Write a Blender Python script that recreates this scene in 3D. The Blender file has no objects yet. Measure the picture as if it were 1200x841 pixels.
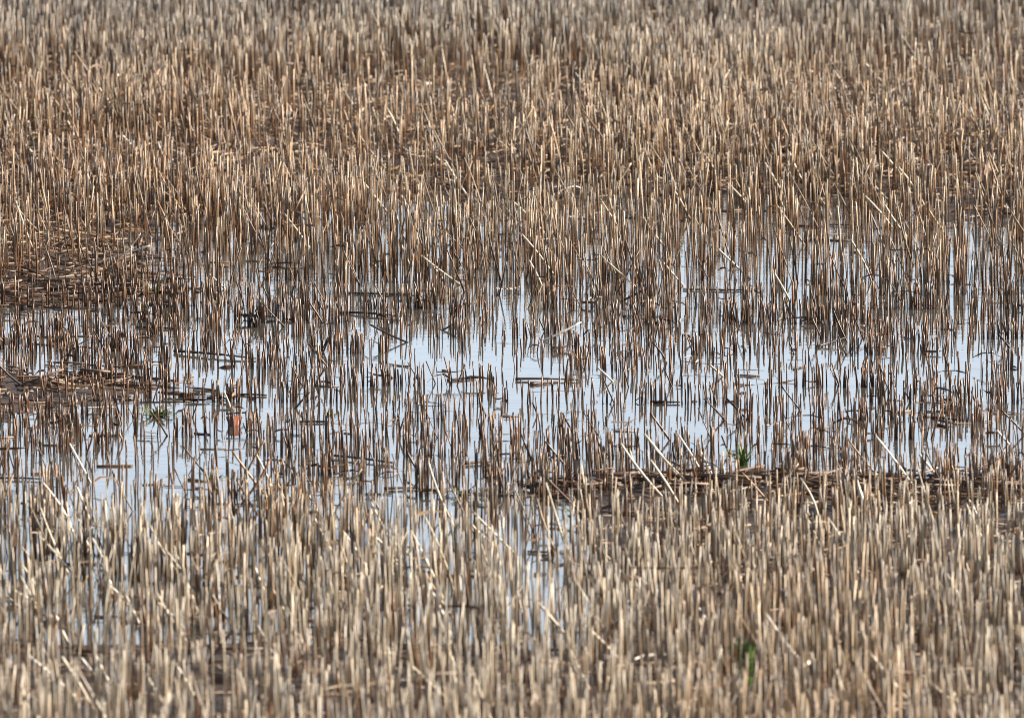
import bpy, math, random
import numpy as np
from mathutils import Vector, Matrix

rng = np.random.default_rng(11)
random.seed(11)
scene = bpy.context.scene
COL = scene.collection

# ------------------------------------------------------------------ camera
W_PX, H_PX, F_PX = 1200.0, 841.0, 10000.0
CAM_H = 2.0
PITCH = math.atan(1254.0 / F_PX)
cp, sp = math.cos(PITCH), math.sin(PITCH)


def ground_at(u, v, z=0.0):
    """photo pixel -> point on the level z (numpy friendly)"""
    u = np.asarray(u, float); v = np.asarray(v, float)
    a = u - W_PX / 2; b = H_PX / 2 - v
    dy = F_PX * cp + b * sp
    dz = -F_PX * sp + b * cp
    t = (z - CAM_H) / dz
    return a * t, dy * t


def pixel_of(x, y, z=0.0):
    zz = z - CAM_H
    depth = y * cp - zz * sp
    up = y * sp + zz * cp
    depth = np.maximum(depth, 0.5)
    return W_PX / 2 + F_PX * x / depth, H_PX / 2 - F_PX * up / depth


def px_per_m(y):
    return F_PX / (y * cp + CAM_H * sp)


cam_d = bpy.data.cameras.new("camera")
cam = bpy.data.objects.new("camera", cam_d)
COL.objects.link(cam)
cam.location = (0, 0, CAM_H)
cam.rotation_euler = (math.pi / 2 - PITCH, 0, 0)
cam_d.sensor_width = 36.0
cam_d.sensor_fit = 'HORIZONTAL'
cam_d.lens = F_PX / W_PX * 36.0
cam_d.clip_end = 2000
cam_d.clip_start = 0.2
cam_d.dof.use_dof = True
cam_d.dof.focus_distance = 16.2
cam_d.dof.aperture_fstop = 14.5
scene.camera = cam

# ------------------------------------------------------------------ light
SUN_DIR = Vector((0.87, 0.10, 0.46)).normalized()      # towards the sun
sun_el = math.asin(SUN_DIR.z)
sun_az = math.atan2(SUN_DIR.x, SUN_DIR.y)
world = bpy.data.worlds.new("World")
scene.world = world
world.use_nodes = True
nt = world.node_tree
bg = nt.nodes["Background"]
sky = nt.nodes.new("ShaderNodeTexSky")
sky.sky_type = 'NISHITA'
sky.sun_disc = False
sky.sun_elevation = sun_el
sky.sun_rotation = sun_az
sky.air_density = 1.0
sky.dust_density = 1.0
sky.ozone_density = 2.0
# a pale bank of cloud low over the far horizon, which the puddle mirrors
tcw = nt.nodes.new("ShaderNodeTexCoord")
sep = nt.nodes.new("ShaderNodeSeparateXYZ"); nt.links.new(tcw.outputs["Generated"], sep.inputs[0])


def wmap(src, a, b, c, d):
    m_ = nt.nodes.new("ShaderNodeMapRange"); m_.interpolation_type = 'SMOOTHSTEP'
    for i_, v_ in zip((1, 2, 3, 4), (a, b, c, d)): m_.inputs[i_].default_value = v_
    nt.links.new(src, m_.inputs[0]); return m_.outputs[0]


def wmul(a, b):
    m_ = nt.nodes.new("ShaderNodeMath"); m_.operation = 'MULTIPLY'
    nt.links.new(a, m_.inputs[0]); nt.links.new(b, m_.inputs[1]); return m_.outputs[0]


wn = nt.nodes.new("ShaderNodeTexNoise"); wn.inputs["Scale"].default_value = 7.0; wn.inputs["Detail"].default_value = 5
wsc = nt.nodes.new("ShaderNodeVectorMath"); wsc.operation = 'MULTIPLY'; wsc.inputs[1].default_value = (1.0, 1.0, 3.0)
nt.links.new(tcw.outputs["Generated"], wsc.inputs[0]); nt.links.new(wsc.outputs[0], wn.inputs["Vector"])
mask = wmul(wmul(wmap(sep.outputs[2], .16, .30, 1, 0), wmap(sep.outputs[1], .45, .85, 0, 1)), wmap(wn.outputs["Fac"], .25, .60, .55, 1.0))
mixw = nt.nodes.new("ShaderNodeMix"); mixw.data_type = 'RGBA'
nt.links.new(mask, mixw.inputs[0]); nt.links.new(sky.outputs[0], mixw.inputs[6])
mixw.inputs[7].default_value = (9.0, 10.6, 12.5, 1)
nt.links.new(mixw.outputs[2], bg.inputs[0])
bg.inputs[1].default_value = 0.052
sd = bpy.data.lights.new("sun", 'SUN')
sd.energy = 5.0
sd.angle = math.radians(0.5)
sd.color = (1.0, 0.93, 0.83)
so = bpy.data.objects.new("sun", sd)
COL.objects.link(so)
so.location = SUN_DIR * 50
so.rotation_euler = SUN_DIR.to_track_quat('Z', 'Y').to_euler()
scene.view_settings.view_transform = 'Standard'
scene.view_settings.look = 'None'
scene.view_settings.exposure = 1.48
scene.view_settings.gamma = 1.0
scene.cycles.max_bounces = 6
scene.cycles.diffuse_bounces = 3
scene.cycles.glossy_bounces = 3
scene.cycles.use_denoising = True
scene.cycles.filter_width = 0.85

# ------------------------------------------------------------------ materials


def new_mat(name):
    m = bpy.data.materials.new(name)
    m.use_nodes = True
    return m, m.node_tree, m.node_tree.nodes["Principled BSDF"]


def straw_material(name, rough=0.42, spec=0.5, streak=0.35):
    m, t, b = new_mat(name)
    at = t.nodes.new("ShaderNodeAttribute"); at.attribute_name = "tint"
    tc = t.nodes.new("ShaderNodeNewGeometry")
    mp = t.nodes.new("ShaderNodeVectorMath"); mp.operation = 'MULTIPLY'
    mp.inputs[1].default_value = (900, 900, 28)
    t.links.new(tc.outputs["Position"], mp.inputs[0])
    nz = t.nodes.new("ShaderNodeTexNoise")
    nz.inputs["Scale"].default_value = 1.0
    nz.inputs["Detail"].default_value = 3
    t.links.new(mp.outputs[0], nz.inputs["Vector"])
    mr = t.nodes.new("ShaderNodeMapRange")
    mr.inputs[1].default_value = 0.3; mr.inputs[2].default_value = 0.7
    mr.inputs[3].default_value = 1 - streak; mr.inputs[4].default_value = 1 + streak
    t.links.new(nz.outputs["Fac"], mr.inputs[0])
    mx = t.nodes.new("ShaderNodeVectorMath"); mx.operation = 'SCALE'
    t.links.new(at.outputs["Color"], mx.inputs[0])
    t.links.new(mr.outputs[0], mx.inputs["Scale"])
    t.links.new(mx.outputs[0], b.inputs["Base Color"])
    b.inputs["Roughness"].default_value = rough
    b.inputs["Specular IOR Level"].default_value = spec
    return m


M_STRAW = straw_material("dry_straw")
M_LITTER = straw_material("straw_litter", 0.5, 0.5, 0.4)
M_GRASS = straw_material("green_blade", 0.45, 0.4, 0.2)
M_LEAF = straw_material("dead_leaf", 0.5, 0.4, 0.3)

m_soil, t, b = new_mat("wet_soil")
tc = t.nodes.new("ShaderNodeNewGeometry")
n1 = t.nodes.new("ShaderNodeTexNoise"); n1.inputs["Scale"].default_value = 9; n1.inputs["Detail"].default_value = 8
n2 = t.nodes.new("ShaderNodeTexNoise"); n2.inputs["Scale"].default_value = 120; n2.inputs["Detail"].default_value = 4
t.links.new(tc.outputs["Position"], n1.inputs["Vector"]); t.links.new(tc.outputs["Position"], n2.inputs["Vector"])
cr = t.nodes.new("ShaderNodeValToRGB")
cr.color_ramp.elements[0].position = 0.3; cr.color_ramp.elements[0].color = (0.016, 0.010, 0.006, 1)
cr.color_ramp.elements[1].position = 0.72; cr.color_ramp.elements[1].color = (0.075, 0.046, 0.026, 1)
ad = t.nodes.new("ShaderNodeMath"); ad.operation = 'MULTIPLY_ADD'; ad.inputs[1].default_value = 0.5
t.links.new(n2.outputs["Fac"], ad.inputs[0])
ml = t.nodes.new("ShaderNodeMath"); ml.operation = 'MULTIPLY'; ml.inputs[1].default_value = 0.5
t.links.new(n1.outputs["Fac"], ml.inputs[0]); t.links.new(ml.outputs[0], ad.inputs[2])
t.links.new(ad.outputs[0], cr.inputs[0]); t.links.new(cr.outputs[0], b.inputs["Base Color"])
b.inputs["Roughness"].default_value = 0.6
bp = t.nodes.new("ShaderNodeBump"); bp.inputs["Strength"].default_value = 0.6; bp.inputs["Distance"].default_value = 0.01
t.links.new(n2.outputs["Fac"], bp.inputs["Height"]); t.links.new(bp.outputs[0], b.inputs["Normal"])

m_water, t, b = new_mat("puddle_water")
b.inputs["Base Color"].default_value = (0.060, 0.052, 0.040, 1)
b.inputs["Roughness"].default_value = 0.03
b.inputs["IOR"].default_value = 1.333
tc = t.nodes.new("ShaderNodeNewGeometry")
vm = t.nodes.new("ShaderNodeVectorMath"); vm.operation = 'MULTIPLY'; vm.inputs[1].default_value = (9, 26, 9)
t.links.new(tc.outputs["Position"], vm.inputs[0])
nz = t.nodes.new("ShaderNodeTexNoise"); nz.inputs["Scale"].default_value = 1.0; nz.inputs["Detail"].default_value = 3
t.links.new(vm.outputs[0], nz.inputs["Vector"])
bp = t.nodes.new("ShaderNodeBump"); bp.inputs["Strength"].default_value = 0.25; bp.inputs["Distance"].default_value = 0.002
t.links.new(nz.outputs["Fac"], bp.inputs["Height"]); t.links.new(bp.outputs[0], b.inputs["Normal"])

# ------------------------------------------------------------------ layout maps (read off the photo, held in ground coordinates)
DU = np.arange(0, 1201, 100.0)
DV = np.array([-300, 60, 120, 200, 235, 270, 300, 330, 350, 375, 400, 425, 450, 475, 500, 525, 550, 575, 600, 640, 700, 760, 1200], float)
DEN = np.array([
    [.95] * 13,
    [.95, .95, .95, .95, .95, .95, .95, 1, 1, 1, 1, 1, 1],
    [.68, .68, .70, .80, .76, .72, .78, .85, .78, .82, .85, .85, .9],
    [.66, .66, .70, .76, .76, .74, .78, .80, .78, .80, .85, .85, .9],
    [.66, .66, .70, .78, .80, .80, .82, .85, .88, .88, .9, .9, .95],
    [.64, .64, .64, .66, .68, .70, .75, .8, .85, .85, .9, .9, .9],
    [.7, .65, .55, .5, .6, .65, .75, .8, .8, .85, .85, .9, .9],
    [.65, .55, .5, .45, .55, .75, .8, .8, .75, .85, .85, .85, .85],
    [.55, .45, .42, .40, .28, .26, .28, .30, .25, .35, .35, .4, .45],
    [.45, .40, .32, .40, .25, .16, .18, .20, .12, .22, .18, .2, .28],
    [.42, .38, .26, .34, .26, .20, .22, .16, .12, .22, .15, .16, .22],
    [.45, .38, .26, .28, .30, .26, .16, .18, .18, .25, .22, .16, .18],
    [.55, .50, .36, .25, .35, .32, .28, .22, .28, .3, .3, .28, .3],
    [.45, .45, .40, .18, .36, .28, .26, .28, .35, .38, .38, .42, .4],
    [.45, .42, .38, .16, .32, .28, .36, .38, .38, .38, .36, .40, .42],
    [.45, .42, .36, .20, .36, .32, .36, .42, .46, .50, .46, .26, .36],
    [.45, .42, .36, .26, .36, .36, .36, .42, .46, .50, .46, .28, .40],
    [.5, .46, .42, .36, .38, .38, .44, .26, .26, .28, .26, .26, .28],
    [.42, .36, .34, .35, .36, .38, .38, .20, .20, .20, .20, .20, .20],
    [.50, .46, .46, .50, .46, .50, .40, .76, .88, .9, .9, .9, .9],
    [.58, .56, .56, .60, .58, .60, .46, .84, .95, 1, 1, 1, 1],
    [.76, .72, .72, .78, .78, .82, .80, .92, 1, 1, 1, 1, 1],
    [1.0] * 13])


DEN[9:17] = np.maximum(DEN[9:17], .27)      # the open pool still holds thin short stubs
DEN[9:17, 6:10] *= 1.08
DEN[8:19, 0:2] *= 1.15


def bilinear(GU, GV, G, u, v):
    u = np.clip(u, GU[0], GU[-1] - 1e-6); v = np.clip(v, GV[0], GV[-1] - 1e-6)
    i = np.clip(np.searchsorted(GU, u, 'right') - 1, 0, len(GU) - 2)
    j = np.clip(np.searchsorted(GV, v, 'right') - 1, 0, len(GV) - 2)
    a = (u - GU[i]) / (GU[i + 1] - GU[i]); c = (v - GV[j]) / (GV[j + 1] - GV[j])
    return (G[j, i] * (1 - a) + G[j, i + 1] * a) * (1 - c) + (G[j + 1, i] * (1 - a) + G[j + 1, i + 1] * a) * c


# smooth value noise
NG = rng.random((256, 256))


def vnoise(x, y):
    x = np.asarray(x, float); y = np.asarray(y, float)
    xi = np.floor(x).astype(int); yi = np.floor(y).astype(int)
    a = x - xi; c = y - yi
    a = a * a * (3 - 2 * a); c = c * c * (3 - 2 * c)
    g = lambda i, j: NG[j % 256, i % 256]
    return (g(xi, yi) * (1 - a) + g(xi + 1, yi) * a) * (1 - c) + (g(xi, yi + 1) * (1 - a) + g(xi + 1, yi + 1) * a) * c


# soil level (metres; the water stands at 0)
SV = np.array([-300, 205, 235, 275, 330, 420, 450, 475, 540, 565, 580, 600, 640, 700, 780, 1200], float)
SU = np.array([-200, 0, 100, 200, 300, 500, 640, 700, 900, 1200, 1400], float)
SOIL = np.array([
    [.03] * 11,
    [.022] * 11,
    [.014, .014, .012, .004, -.003, -.003, -.003, -.004, -.003, .001, .004],
    [.012, .012, .008, -.004, -.014, -.014, -.012, -.012, -.010, -.006, -.006],
    [.008, .008, .003, -.010, -.025, -.028, -.028, -.028, -.028, -.022, -.022],
    [-.006, -.006, -.012, -.02, -.03, -.04, -.04, -.04, -.04, -.035, -.03],
    [.006, .006, .004, -.006, -.02, -.04, -.04, -.04, -.04, -.035, -.03],
    [.003, .003, .000, -.006, -.02, -.035, -.035, -.035, -.035, -.03, -.025],
    [-.014, -.014, -.014, -.016, -.02, -.025, -.025, -.02, -.018, -.018, -.015],
    [-.013, -.013, -.013, -.014, -.016, -.018, -.012, -.008, -.008, -.006, -.004],
    [-.012, -.012, -.012, -.012, -.013, -.012, -.002, .008, .010, .012, .012],
    [-.012, -.012, -.012, -.012, -.012, -.010, -.006, .004, .010, .014, .014],
    [-.006, -.006, -.006, -.006, -.010, -.010, -.018, -.004, .006, .014, .014],
    [-.002, -.002, -.002, -.001, -.007, -.010, -.018, -.003, .006, .015, .015],
    [.003, .003, .003, .004, .004, .003, .003, .007, .012, .016, .016],
    [.02] * 11])


def soil_z(x, y):
    u, v = pixel_of(x, y)
    z = bilinear(SU, SV, SOIL, u, v)
    return z + (vnoise(x * 5 + 31, y * 5 + 7) - .5) * .012 + (vnoise(x * 17 + 3, y * 17) - .5) * .007


def shape_mesh(name, verts, faces_loops, loop_tot, tint, mat, smooth=True):
    me = bpy.data.meshes.new(name)
    nv, nl, nf = len(verts), len(faces_loops), len(loop_tot)
    me.vertices.add(nv); me.loops.add(nl); me.polygons.add(nf)
    me.vertices.foreach_set("co", np.asarray(verts, np.float32).ravel())
    me.loops.foreach_set("vertex_index", np.asarray(faces_loops, np.int32))
    st = np.concatenate([[0], np.cumsum(loop_tot)[:-1]]).astype(np.int32)
    me.polygons.foreach_set("loop_start", st)
    if smooth is not None:
        me.polygons.foreach_set("use_smooth", np.full(nf, smooth, bool) if isinstance(smooth, bool) else smooth)
    if tint is not None:
        at = me.attributes.new("tint", 'FLOAT_COLOR', 'POINT')
        c = np.ones((nv, 4), np.float32); c[:, :3] = tint
        at.data.foreach_set("color", c.ravel())
    me.update(calc_edges=True)
    me.validate()
    me.materials.append(mat)
    return me


def link(name, me, parent=None, loc=None):
    o = bpy.data.objects.new(name, me)
    COL.objects.link(o)
    if parent is not None:
        o.parent = parent
    if loc is not None:
        o.location = loc
    return o


def tag(o, label=None, cat=None, group=None, kind=None):
    if label: o["label"] = label
    if cat: o["category"] = cat
    if group: o["group"] = group
    if kind: o["kind"] = kind
    return o


# ---- soil sheet and water
xs = np.concatenate([[-400, -120, -40, -15, -8], np.linspace(-4, 4, 200), [8, 15, 40, 120, 400]])
ys = np.concatenate([[-60, -10, 0, 4], np.linspace(8, 36, 520), [38, 42, 48, 60, 120, 400, 900]])
gx, gy = np.meshgrid(xs, ys)
gz = soil_z(gx, np.maximum(gy, 5.0))
far = (np.abs(gx) > 7) | (gy > 37) | (gy < 5)
gz = np.where(far, 0.03, gz)
nx, ny = len(xs), len(ys)
idx = np.arange(nx * ny).reshape(ny, nx)
quads = np.stack([idx[:-1, :-1], idx[:-1, 1:], idx[1:, 1:], idx[1:, :-1]], -1).reshape(-1, 4)
me = shape_mesh("soil", np.stack([gx, gy, gz], -1).reshape(-1, 3), quads.ravel(), np.full(len(quads), 4), None, m_soil)
tag(link("soil", me), kind="structure")
wv = [(-7, 5, 0), (7, 5, 0), (7, 36, 0), (-7, 36, 0)]
me = shape_mesh("puddle_water", wv, [0, 1, 2, 3], [4], None, m_water, False)
tag(link("puddle_water", me), kind="structure")

# ------------------------------------------------------------------ tubes


def tubes(base, top, rad, c_base, c_top, base_frac, bend=None, sides=6, rings=(0, .35, .7, 1.0), taper=.9, node=None, rad_y=None):
    """Many straws at once. base/top (n,3); returns verts, loops, totals, tint, smooth flags."""
    n = len(base)
    d = top - base
    L = np.linalg.norm(d, axis=1, keepdims=True)
    ax = d / np.maximum(L, 1e-6)
    ref = np.where(np.abs(ax[:, 2:3]) > .8, np.array([[1., 0, 0]]), np.array([[0, 0, 1.]]))
    e1 = np.cross(ax, ref); e1 /= np.linalg.norm(e1, axis=1, keepdims=True)
    e2 = np.cross(ax, e1)
    k = len(rings)
    ang = np.arange(sides) / sides * 2 * np.pi + .3
    V = np.zeros((n, k, sides, 3)); T = np.zeros((n, k, sides, 3))
    if bend is None:
        bend = np.zeros((n, 3))
    slant = rng.normal(0, .9, (n, 1))
    for i, tt in enumerate(rings):
        c = base + d * tt + bend * (4 * tt * (1 - tt))
        r = rad * (1 - (1 - taper) * tt)
        if node is not None and i in node:
            r = r * 1.22
        for s in range(sides):
            off = e1 * (r * math.cos(ang[s]))[:, None] + e2 * (r * math.sin(ang[s]))[:, None]
            p = c + off
            if i == k - 1:
                p = p + ax * (slant[:, 0] * r * math.cos(ang[s]))[:, None]
            V[:, i, s] = p
        f = np.clip((tt - base_frac) / .22 + .5, 0, 1)[:, None]
        f = f * f * (3 - 2 * f)
        T[:, i, :] = (c_base * (1 - f) + c_top * f)[:, None]
    vi = np.arange(n * k * sides).reshape(n, k, sides)
    nxt = np.roll(vi, -1, axis=2)
    q = np.stack([vi[:, :-1], nxt[:, :-1], nxt[:, 1:], vi[:, 1:]], -1).reshape(-1, 4)
    cap = vi[:, -1, :].reshape(-1, sides)
    cap0 = vi[:, 0, ::-1].reshape(-1, sides)
    loops = np.concatenate([q.ravel(), cap.ravel(), cap0.ravel()])
    tot = np.concatenate([np.full(len(q), 4), np.full(len(cap), sides), np.full(len(cap0), sides)])
    sm = np.concatenate([np.ones(len(q), bool), np.zeros(len(cap) * 2, bool)])
    return V.reshape(-1, 3), loops, tot, T.reshape(-1, 3), sm


def merge(parts):
    V, Lp, T, C, S = [], [], [], [], []
    o = 0
    for v, l, t, c, s in parts:
        V.append(v); Lp.append(np.asarray(l) + o); T.append(t); C.append(c); S.append(s)
        o += len(v)
    return np.concatenate(V), np.concatenate(Lp), np.concatenate(T), np.concatenate(C), np.concatenate(S)


def strips(p0, p1, p2, width, wdir, col):
    """Curled leaf strips of three spans with a fold along the middle."""
    n = len(p0)
    ts = (0, .35, .7, 1.0); ww = (.7, 1.0, .8, .12)
    V = np.zeros((n, 4, 3, 3))
    for i, tt in enumerate(ts):
        c = p0 * (1 - tt) ** 2 + p1 * 2 * tt * (1 - tt) + p2 * tt ** 2
        w = wdir * (width * ww[i])[:, None]
        V[:, i, 0] = c - w; V[:, i, 2] = c + w
        V[:, i, 1] = c + np.array([0, 0, 1]) * (width * .35)[:, None]
    vi = np.arange(n * 12).reshape(n, 4, 3)
    q = np.stack([vi[:, :-1, :-1], vi[:, :-1, 1:], vi[:, 1:, 1:], vi[:, 1:, :-1]], -1).reshape(-1, 4)
    T = np.repeat(col, 12, axis=0)
    return V.reshape(-1, 3), q.ravel(), np.full(len(q), 4), T, np.ones(len(q), bool)


PALE = np.array([.54, .44, .295]); GREY = np.array([.245, .20, .142]); GOLD = np.array([.36, .195, .065])
RUST = np.array([.20, .072, .022]); DARK = np.array([.030, .016, .009]); UMBER = np.array([.082, .038, .016])


def mixc(*cw):
    """weighted mix of palette colours; weights (n,)"""
    tot = sum(w for _, w in cw)
    return sum(c[None] * (w / tot)[:, None] for c, w in cw)


# ------------------------------------------------------------------ where the stalks stand
MAXD = 1300.0


def scatter(x0, x1, y0, y1, dens):
    n = int((x1 - x0) * (y1 - y0) * dens)
    return rng.uniform(x0, x1, n), rng.uniform(y0, y1, n)


X, Y = scatter(-3.0, 3.0, 9.6, 34, MAXD)
keep = np.abs(X) < (Y * .0605 + .9)
X, Y = X[keep], Y[keep]
U, Vv = pixel_of(X, Y)
D = bilinear(DU, DV, DEN, U, Vv)
# drill rows run across the view; the clumps along them are uneven
ROW = 0.24
yr = Y + .05 * np.sin(X * 1.3 + 1)
ph = yr / ROW
rown = np.floor(ph + .5)
pull = np.clip((0.75 - D) / .4, 0, 1)
Y = Y + (rown - ph) * ROW * (.45 + .35 * pull) + 0
clump = vnoise(X * 6.5 + rown * 17.3, rown * 3.7)
clump2 = vnoise(X * 22 + rown * 5.1, rown * 9.1 + 50)
patch = vnoise(X * 2.2 + 9, Y * 1.3 + 4)
loose = np.clip((.80 - D) / .25, 0, 1)
Dm = D * (loose * 1.75 * np.clip((clump - .15) * 2.1, .12, 1.9) * (.55 + .9 * clump2) + (1 - loose) * (.72 + .56 * clump))
Dm = Dm * np.where(Vv < 330, np.clip((patch - .05) * 1.7, .45, 1.35), .72 + .56 * patch)
Dm = Dm * np.interp(Vv, [-300, 230, 320, 370, 560, 640, 900], [.88, .92, .95, 1.52, 1.45, .92, .88])
for (cu, cv, ru, rv) in ((630, 690, 24, 52), (276, 515, 15, 22), (870, 575, 12, 26), (872, 845, 13, 34), (182, 505, 22, 14), (300, 580, 22, 20), (430, 385, 24, 16)):
    Dm = Dm * np.where(((U - cu) / ru) ** 2 + ((Vv - cv) / rv) ** 2 < 1, .10, 1.0)
k = rng.random(len(X)) < Dm * .86
X, Y, U, Vv, D = X[k], Y[k], U[k], Vv[k], D[k]
Z = soil_z(X, Y)
n = len(X)
# height above water / soil
HV = np.array([-300, 0, 150, 300, 335, 355, 400, 450, 520, 560, 600, 640, 700, 800, 1200], float)
HH = np.array([.135, .130, .122, .110, .096, .050, .035, .039, .043, .050, .064, .088, .106, .116, .12])
hh = np.interp(Vv, HV, HH) * np.clip(rng.normal(1, .145, n), .5, 1.4)
hh = np.where(rng.random(n) < .10, hh * rng.uniform(.4, .75, n), hh)
rad = np.clip(rng.normal(.00128, .00034, n), .0007, .0024) * np.interp(Vv, [-300, 0, 230, 340, 560, 640, 900], [1.35, 1.2, 1.1, 1.08, 1.1, 1.0, .95])
lean = rng.normal(0, .036, (n, 2)); lean[:, 0] -= .010
strong = rng.random(n) < np.interp(Vv, [0, 110, 160, 320, 350, 560, 620, 900], [.05, .08, .20, .18, .09, .09, .08, .06])
lean[strong] = rng.normal(0, .24, (strong.sum(), 2)); lean[strong, 0] -= .12
base = np.stack([X, Y, np.minimum(Z, 0.0) - .012], 1)
base[:, 2] = np.where(Z > 0, Z - .01, np.maximum(Z, -.03) - .004)
topz = np.maximum(Z, 0) + hh
Hs = topz - base[:, 2]
top = base + np.stack([lean[:, 0] * Hs, lean[:, 1] * Hs, Hs], 1)
bend = np.concatenate([rng.normal(0, .05, (n, 2)) * Hs[:, None] * .35, np.zeros((n, 1))], 1)
# colour: a dry weathered top over a stained wet base, darkened further as painted shade in the gaps
wet = np.interp(Vv, [200, 300, 345, 390, 520, 575, 620, 680], [.15, .28, .72, 1.1, 1.05, .8, .36, .14])
wet = np.clip(wet + rng.normal(0, .17, n) + np.where(U < 250, .08, 0), 0, 1)
r1, r2, r3 = rng.random(n), rng.random(n), rng.random(n)
ctop = mixc((PALE, .28 * (1 - .85 * wet) + r1 * (1 - .97 * wet)), (GREY, .35 * (1 - .6 * wet) + .6 * r2 * (1 - .8 * wet)), (GOLD, .12 + .4 * r3 * (1 - .6 * wet)), (RUST, .02 + 1.5 * wet * r1), (UMBER, .05 + 1.8 * wet * r2), (DARK, 1.6 * wet * r3))
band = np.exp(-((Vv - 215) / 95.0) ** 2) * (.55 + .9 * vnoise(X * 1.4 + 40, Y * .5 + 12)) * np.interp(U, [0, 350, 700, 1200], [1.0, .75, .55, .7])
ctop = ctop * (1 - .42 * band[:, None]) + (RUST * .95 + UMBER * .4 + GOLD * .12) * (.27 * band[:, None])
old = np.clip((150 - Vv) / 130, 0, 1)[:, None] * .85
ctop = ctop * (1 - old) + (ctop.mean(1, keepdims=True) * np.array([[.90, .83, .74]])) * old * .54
frontpale = np.interp(Vv, [600, 680], [0, 1])[:, None] * .55
ctop = ctop * (1 - frontpale) + frontpale * (ctop.mean(1, keepdims=True) * np.array([[1.29, 1.09, .82]])) * 1.15
rot = np.clip((vnoise(X * 2.6 + 70, Y * .9 + 33) - .5) * 2.4 + np.where((U > 930) & (Vv > 600) & (Vv < 800), .35, 0), 0, .75)[:, None] * (Vv > 590)[:, None]
ctop = ctop * (1 - .55 * rot) + (GOLD * .5 + UMBER * .35) * .55 * rot
ctop *= np.clip(rng.lognormal(-.16, .55, (n, 1)), .22, 1.9)
dryfront = np.interp(Vv, [0, 120, 600, 700], [.7, 0, 0, 1])
cbas = mixc((RUST, .30 + r2), (UMBER, .5 + wet), (GOLD, .35 * r3 * (1 - wet) + .03), (DARK, .55 * (1 - .35 * dryfront) + 1.2 * wet * r1), (GREY, .25 * dryfront), (GOLD, .22 * dryfront), (RUST, .15 * dryfront))  # wet rusty stain, plus darkening that stands in for shade between stalks
stain_shade_frac = np.clip(rng.normal(.44, .15, n) - .13 * dryfront + .22 * wet, .05, .95)
# ---- pick out the stalks that show largest (front to back visibility count on the ground plan of the photo)
order = np.argsort(Y)
buf = np.zeros((841, 1200), bool)
vis = np.zeros(n)
ub, vb = pixel_of(base[:, 0], base[:, 1], np.maximum(base[:, 2], 0))
ut, vt = pixel_of(top[:, 0], top[:, 1], top[:, 2])
sc_ = px_per_m(Y)
for i in order:
    hw = rad[i] * sc_[i]
    v0, v1 = int(vt[i]), int(vb[i])
    if v1 < 0 or v0 > 840 or v1 <= v0:
        continue
    tot = 0
    vv = np.arange(max(v0, 0), min(v1, 840) + 1)
    uu = ub[i] + (ut[i] - ub[i]) * (v1 - vv) / (v1 - v0)
    for w in (-hw * .7, 0, hw * .7):
        ui = np.round(uu + w).astype(int)
        ok = (ui >= 0) & (ui < 1200)
        a, c = vv[ok], ui[ok]
        tot += (~buf[a, c]).sum()
    vis[i] = tot * hw
    for w in np.arange(-hw, hw + .5, .7):
        ui = np.round(uu + w).astype(int)
        ok = (ui >= 0) & (ui < 1200)
        buf[vv[ok], ui[ok]] = True
print("stalks", n, "visible", (vis > 0).sum())
pick = np.argsort(-vis)[:300]
is_pick = np.zeros(n, bool); is_pick[pick] = True
rest = np.where(~is_pick)[0]
near = rest[Y[rest] < 26]; farr = rest[Y[rest] >= 26]


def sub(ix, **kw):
    return tubes(base[ix], top[ix], rad[ix], cbas[ix], ctop[ix], stain_shade_frac[ix], bend[ix], **kw)


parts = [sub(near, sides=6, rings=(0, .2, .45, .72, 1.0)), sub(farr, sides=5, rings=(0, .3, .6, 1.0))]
# torn leaf sheaths that still cling to some of them
lf = rest[rng.random(len(rest)) < .16]
fr = rng.uniform(.25, .8, len(lf))[:, None]
p0 = base[lf] + (top[lf] - base[lf]) * fr
sd_ = rng.normal(0, 1, (len(lf), 3)); sd_[:, 2] = rng.uniform(-.6, 1.0, len(lf))
ln = rng.uniform(.012, .045, (len(lf), 1))
p1 = p0 + sd_ * ln * np.array([.4, .4, .6]); p2 = p0 + sd_ * ln * np.array([1, 1, -.1])
wd = rng.normal(0, 1, (len(lf), 3)); wd /= np.linalg.norm(wd, axis=1, keepdims=True)
parts.append(strips(p0, p1, p2, rng.uniform(.0012, .0034, len(lf)), wd, ctop[lf] * .5 + cbas[lf] * .5))
V, Lp, T, C, S = merge(parts)
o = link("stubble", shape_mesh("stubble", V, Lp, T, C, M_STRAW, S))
tag(o, "dense stand of cut straw stalks filling the flooded field", "stubble", kind="stuff")

# far stubble out of the frame and beyond
fx, fy = scatter(-5, 5, 34, 48, 150)
fz = soil_z(fx, fy); nf = len(fx)
fb = np.stack([fx, fy, fz - .01], 1)
ft = fb + np.stack([rng.normal(0, .012, nf), rng.normal(0, .012, nf), rng.normal(.13, .02, nf)], 1)
fr1 = rng.random(nf)
v = tubes(fb, ft, np.full(nf, .0032), mixc((RUST, fr1 + .2), (UMBER, np.ones(nf))), mixc((PALE, fr1 + .2), (GREY, np.ones(nf))), np.full(nf, .3), sides=4, rings=(0, .5, 1))
o = link("distant_stubble", shape_mesh("distant_stubble", *v[:4], M_STRAW, v[4]))
tag(o, "far rows of cut straw beyond the puddle", "stubble", kind="stuff")

# ------------------------------------------------------------------ litter (uncountable)
lx, ly = scatter(-3.0, 3.0, 9.6, 34, 420)
kk = np.abs(lx) < (ly * .0605 + .9); lx, ly = lx[kk], ly[kk]
lu, lv = pixel_of(lx, ly)
lz = soil_z(lx, ly)
prob = np.where(lz > .001, .75, np.where(lz > -.012, .09, .010))
mat = np.zeros(len(lx))


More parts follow.
